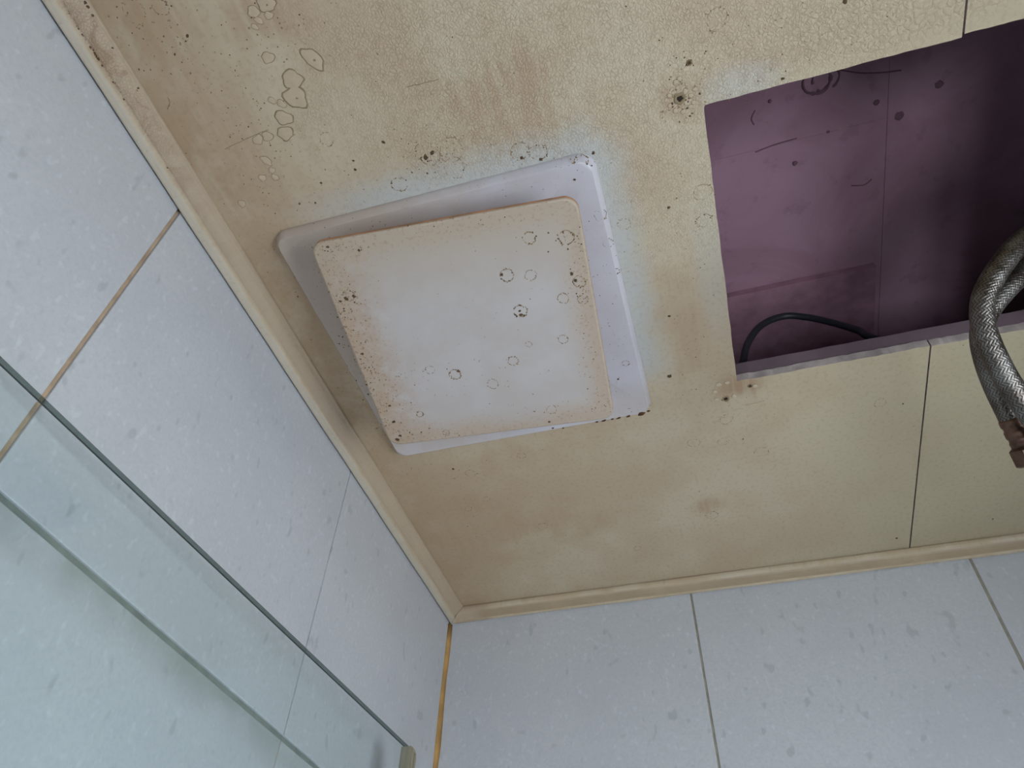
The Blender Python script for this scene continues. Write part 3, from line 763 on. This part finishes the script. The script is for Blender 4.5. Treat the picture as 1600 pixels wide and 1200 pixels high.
# screw holes with rust around them
for (u, v, rp) in ((1062, 154, 5.2), (1134, 623, 4.6), (1172, 603, 3.0), (1077, 98, 2.6)):
    c_ = cpt(u, v); bm = bmesh.new()
    torus_ring(bm, c_, rp * PXM * 1.25, rp * PXM * .5, .0005, 16, .12, 0)
    disc(bm, (c_.x, c_.y, -.0001), rp * PXM, .0001, 12, .15, 1)
    link('screw_hole', bm, [M_RIMBR if rp > 5 else M_MOULD_SOFT, M_HOLE], ceil)
for (u, v) in ((1044, 150), (1050, 140), (1058, 138), (1070, 141), (1079, 148), (1082, 158), (1078, 168), (1068, 176), (1056, 174), (1046, 166), (1041, 158), (1055, 128), (1063, 122), (1073, 130), (1086, 140)):
    blister(cpt(u + rnd.uniform(-2, 2), v + rnd.uniform(-2, 2)), rnd.uniform(2.4, 4.2), ceil, .8, rnd.uniform(0, 3), M_BLIST, False, 1.2)
# scratches on the ceiling
for pl, w in ((((352, 233), (375, 222), (398, 211), (420, 202)), .00022), (((262, 152), (265, 160), (262, 172)), .00030), (((636, 136), (660, 130), (685, 124)), .00028), (((1165, 633), (1180, 630), (1195, 626)), .0002),
              (((1312, 200), (1312, 201), (1313, 202)), .0002)):
    bm = bmesh.new(); q = spline([cpt(*p_) for p_ in pl], 6)
    q = [a + Vector((rnd.uniform(-1, 1), rnd.uniform(-1, 1), 0)) * .0003 for a in q]
    tube(bm, q, w, 5); link('scratch', bm, M_RIMBR, ceil)
# mould clumps and dark dents on the left moulding
bm = bmesh.new()
def tpt(u, v):
    # intersect with the moulding's sloping face: plane through its lip and its lower nose
    p0 = Vector((0.0206, 0, H - .0034)); p1 = Vector((0.0104, 0, H - .0110))
    nrm = Vector((-(p1.z - p0.z), 0, p1.x - p0.x)).normalized()
    return on_plane(u, v, p0, nrm), nrm
for (u, v, n) in ((100, 25, 10), (115, 48, 12), (128, 60, 14), (145, 85, 20), (150, 88, 10), (165, 92, 14), (182, 102, 10), (172, 85, 8), (190, 130, 14), (182, 138, 10), (205, 140, 8), (210, 148, 6), (212, 160, 6), (240, 210, 10), (262, 250, 8), (135, 30, 10), (130, 10, 10), (160, 70, 8)):
    for _ in range(n):
        q, nrm = tpt(rnd.gauss(u, 6), rnd.gauss(v, 6))
        if not (.0095 < q.x < .0212): continue
        rr = rnd.uniform(.0003, .0012)
        a, b = Vector((0, 1, 0)), nrm.cross(Vector((0, 1, 0)))
        ring_ = [bm.verts.new(q + (a * math.cos(6.283 * k / 7) + b * math.sin(6.283 * k / 7)) * rr * rnd.uniform(.6, 1.2) + nrm * .0001 * (1 if nrm.z < 0 else -1)) for k in range(7)]
        tip = bm.verts.new(q + nrm * .0005 * (1 if nrm.z < 0 else -1))
        for k in range(7): bm.faces.new((ring_[k], ring_[(k+1) % 7], tip))
tag(link('mould_specks', bm, M_MOULD, t1), kind='stuff')

# ------------------------------------------------------------------ black cable above the hatch
cy = OPY1 + 0.022
pl = [(1154, 600, .018), (1160, 572, .018), (1168, 537, .020), (1190, 508, .026), (1225, 494, .034), (1262, 496, .036), (1300, 504, .034), (1340, 516, .030), (1385, 532, .026)]
pts = [at_y(u, v, OPY1 + dy) for u, v, dy in pl]
pts = [Vector((pts[0].x - .05, pts[0].y + .03, H + BT + .02))] + pts + [Vector((pts[-1].x + .10, pts[-1].y + .02, H + BT + .0225))]
bm = bmesh.new(); q, L_ = resample(spline(pts, 12), .003); tube(bm, q, 0.0034, 14)
tag(link('electric_cable', bm, M_CABLE, None, True), 'black cable looping above the ceiling hatch opening', 'cable')

# ------------------------------------------------------------------ braided hoses hanging from the hatch
def braided_hose(name, label, ctrl, rad, end_pts):
    root = tag(empty(name, ctrl[0]), label, 'hose', 'braided hoses hanging from the hatch')
    inv = Matrix.Translation(-ctrl[0])
    def loc(o): o.parent = root; o.matrix_local = inv; return o
    pts_, L_ = resample(spline(ctrl, 24), 0.00055)
    T, fr = frames(pts_)
    seg = 108; NS = 18; pitch = 2 * math.pi * rad / NS * 0.95
    bm_ = bmesh.new(); lay = bm_.loops.layers.color.new('weave')
    hts = []; rings_ = []
    ds = L_ / (len(pts_) - 1)
    for i in range(len(pts_)):
        s1 = i * ds / pitch; row = []; hr = []
        for k in range(seg):
            th = k / seg * NS
            a_, b_ = s1 + th, s1 - th
            ia, ib = math.floor(a_), math.floor(b_)
            fa, fb_ = a_ - ia - .5, b_ - ib - .5
            # two-over-two-under weave: which family lies on top
            over = ((ia + ib) // 1 + (ia - ib) // 2) % 2 == 0 if False else ((ia + ib) % 4 < 2)
            x_ = fa if over else fb_
            h = 1 - (abs(x_) * 2) ** 2.6
            hr.append(h)
            rr = rad - .00042 + .00050 * h
            row.append(bm_.verts.new(pts_[i] + fr[i][0] * rr * math.cos(2*math.pi*k/seg) + fr[i][1] * rr * math.sin(2*math.pi*k/seg)))
        rings_.append(row); hts.append(hr)
    for i in range(len(rings_) - 1):
        for k in range(seg):
            k2 = (k + 1) % seg
            fc = bm_.faces.new((rings_[i][k], rings_[i][k2], rings_[i+1][k2], rings_[i+1][k])); fc.smooth = True
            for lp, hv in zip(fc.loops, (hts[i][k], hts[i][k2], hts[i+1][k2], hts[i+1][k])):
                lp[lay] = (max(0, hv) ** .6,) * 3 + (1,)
    bm_.faces.new(rings_[0][::-1]); bm_.faces.new(rings_[-1])
    loc(link('braid', bm_, M_STEEL))
    # crimp sleeve with beads, then the nut
    e0 = pts_[-1]; td = (pts_[-1] - pts_[-6]).normalized()
    prof = [(0, 1.04), (.0015, 1.10), (.004, 1.10), (.005, 1.0), (.0065, 1.0), (.0075, 1.10), (.011, 1.10), (.012, 1.0), (.0135, 1.0), (.0145, 1.08), (.018, 1.06)]
    q_ = [e0 + td * (z - .002) for z, _ in prof]; pr = [p_[1] * rad for p_ in prof]
    bm_ = bmesh.new(); tube(bm_, q_, lambda i, k: pr[i], 28); loc(link('crimp_sleeve', bm_, M_COPPER, None, True))
    bm_ = bmesh.new(); q_ = [e0 + td * z for z in (.0155, .0165, .026, .027)]; rr_ = [rad * 1.2, rad * 1.42, rad * 1.42, rad * 1.2]
    tube(bm_, q_, lambda i, k: rr_[i], 6); loc(link('hex_nut', bm_, M_COPPER))
    bm_ = bmesh.new(); q_ = [e0 + td * z for z in (.026, .0275, .036, .037)]; rr_ = [rad * .8] * 3 + [rad * .7]
    tube(bm_, q_, lambda i, k: rr_[i], 20); loc(link('threaded_end', bm_, M_COPPER, None, True))
    return root
RH = 0.0066
B_px = [(1650, 345, .470), (1600, 374, .452), (1562, 418, .441), (1538, 462, .437), (1535, 500, .434), (1543, 530, .431), (1556, 560, .428), (1574, 594, .425), (1598, 630, .422), (1630, 674, .42), (1672, 730, .42)]
A_px = [(1660, 378, .475), (1605, 420, .463), (1566, 458, .456), (1541, 492, .452), (1534, 524, .449), (1540, 560, .447), (1555, 602, .444), (1578, 650, .442), (1582, 658, .4415)]
B_w = [at_depth(*p_) for p_ in B_px]; A_w = [at_depth(*p_) for p_ in A_px]
topB = [Vector((.70, -.455, H + .040)), Vector((.645, -.460, H + .034)), Vector((.612, -.472, H + .004)), Vector((.606, -.485, H - .045))]
topA = [Vector((.70, -.436, H + .040)), Vector((.655, -.442, H + .032)), Vector((.624, -.456, H + .004)), Vector((.616, -.470, H - .045))]
braided_hose('braided_hose', 'braided steel hose in front, running on past the right edge', topB + B_w, RH, None)
braided_hose('braided_hose', 'braided steel hose behind, ending in a brown crimped fitting', topA + A_w, RH, None)

# ------------------------------------------------------------------ glass door folded back along the left wall
ZG = H - S + 0.536 * S                  # top edge of the glass
def gpt(u, v): return at_z(u, v, ZG)
gn, gf = gpt(0, 553), gpt(649, 1174)
dirv = (gf - gn); dirv.z = 0; dirv.normalize()
hinge = gf - dirv * 0.64
door = tag(empty('glass_door', (hinge.x, hinge.y, 0)), 'greenish clear glass door swung back against the left tiled wall', 'door')
door.rotation_euler = (0, 0, math.atan2(dirv.y, dirv.x))
LW = 0.64; GT = 0.0052; ZB = 0.06
bm = bmesh.new()
# local +y faces the wall; ground arris along the top front edge
pr_ = [(0, ZB), (GT, ZB), (GT, ZG - .0006), (GT - .0006, ZG), (.0009, ZG), (0, ZG - .0009)]
A_ = [bm.verts.new((0, y, z)) for y, z in pr_]; B_ = [bm.verts.new((LW - .012, y, z)) for y, z in pr_]
for k in range(6):
    fc = bm.faces.new((A_[k], A_[(k+1) % 6], B_[(k+1) % 6], B_[k])); fc.material_index = {0: 1, 2: 1, 3: 2, 4: 1}.get(k, 0)
for q in (A_[::-1], B_): bm.faces.new(q).material_index = 1
link('glass_pane', bm, [M_GLASS, M_GEDGE, M_GTOP], door)
bm = bmesh.new()
# clear-turned-yellow channel on the closing edge, with a rounded top
def strip(bm_, x0, x1, y0_, y1_, z0_, z1_, rr, n=8):
    prof = [(x0, z0_), (x1, z0_)] + [(x1 - rr + rr * math.cos(a), z1_ - rr + rr * math.sin(a)) for a in [math.pi / 2 * k / n for k in range(n + 1)]] + [(x0, z1_)]
    A_ = [bm_.verts.new((x, y0_, z)) for x, z in prof]; B_ = [bm_.verts.new((x, y1_, z)) for x, z in prof]
    bm_.faces.new(A_); bm_.faces.new(B_[::-1])
    for k in range(len(prof)): bm_.faces.new((A_[k], A_[(k+1) % len(prof)], B_[(k+1) % len(prof)], B_[k]))
strip(bm, LW - .0135, LW - .001, -.0022, GT + .0022, ZB, ZG - .0005, .0075)
link('seal_strip', bm, M_SEAL, door)
bm = bmesh.new(); strip(bm, LW - .0120, LW - .0100, -.0034, -.0022, ZB, ZG - .002, .001); strip(bm, LW - .0060, LW - .0040, -.0034, -.0022, ZB, ZG - .004, .001)
link('seal_rib', bm, M_SEAL, door)
bm = bmesh.new(); strip(bm, LW - .001, LW + .0065, GT * .1, GT * 1.1, ZB, ZG - .013, .003)
link('rubber_gasket', bm, M_GASKET, door)
for z in (0.35, ZG - 0.25):
    bm = bmesh.new(); box(bm, (-.005, -.012, z - .045), (.055, GT + .005, z + .045)); o = link('hinge', bm, M_METAL, door); bevel_mod(o, .002)
print('GLASS', gn, gf, hinge)
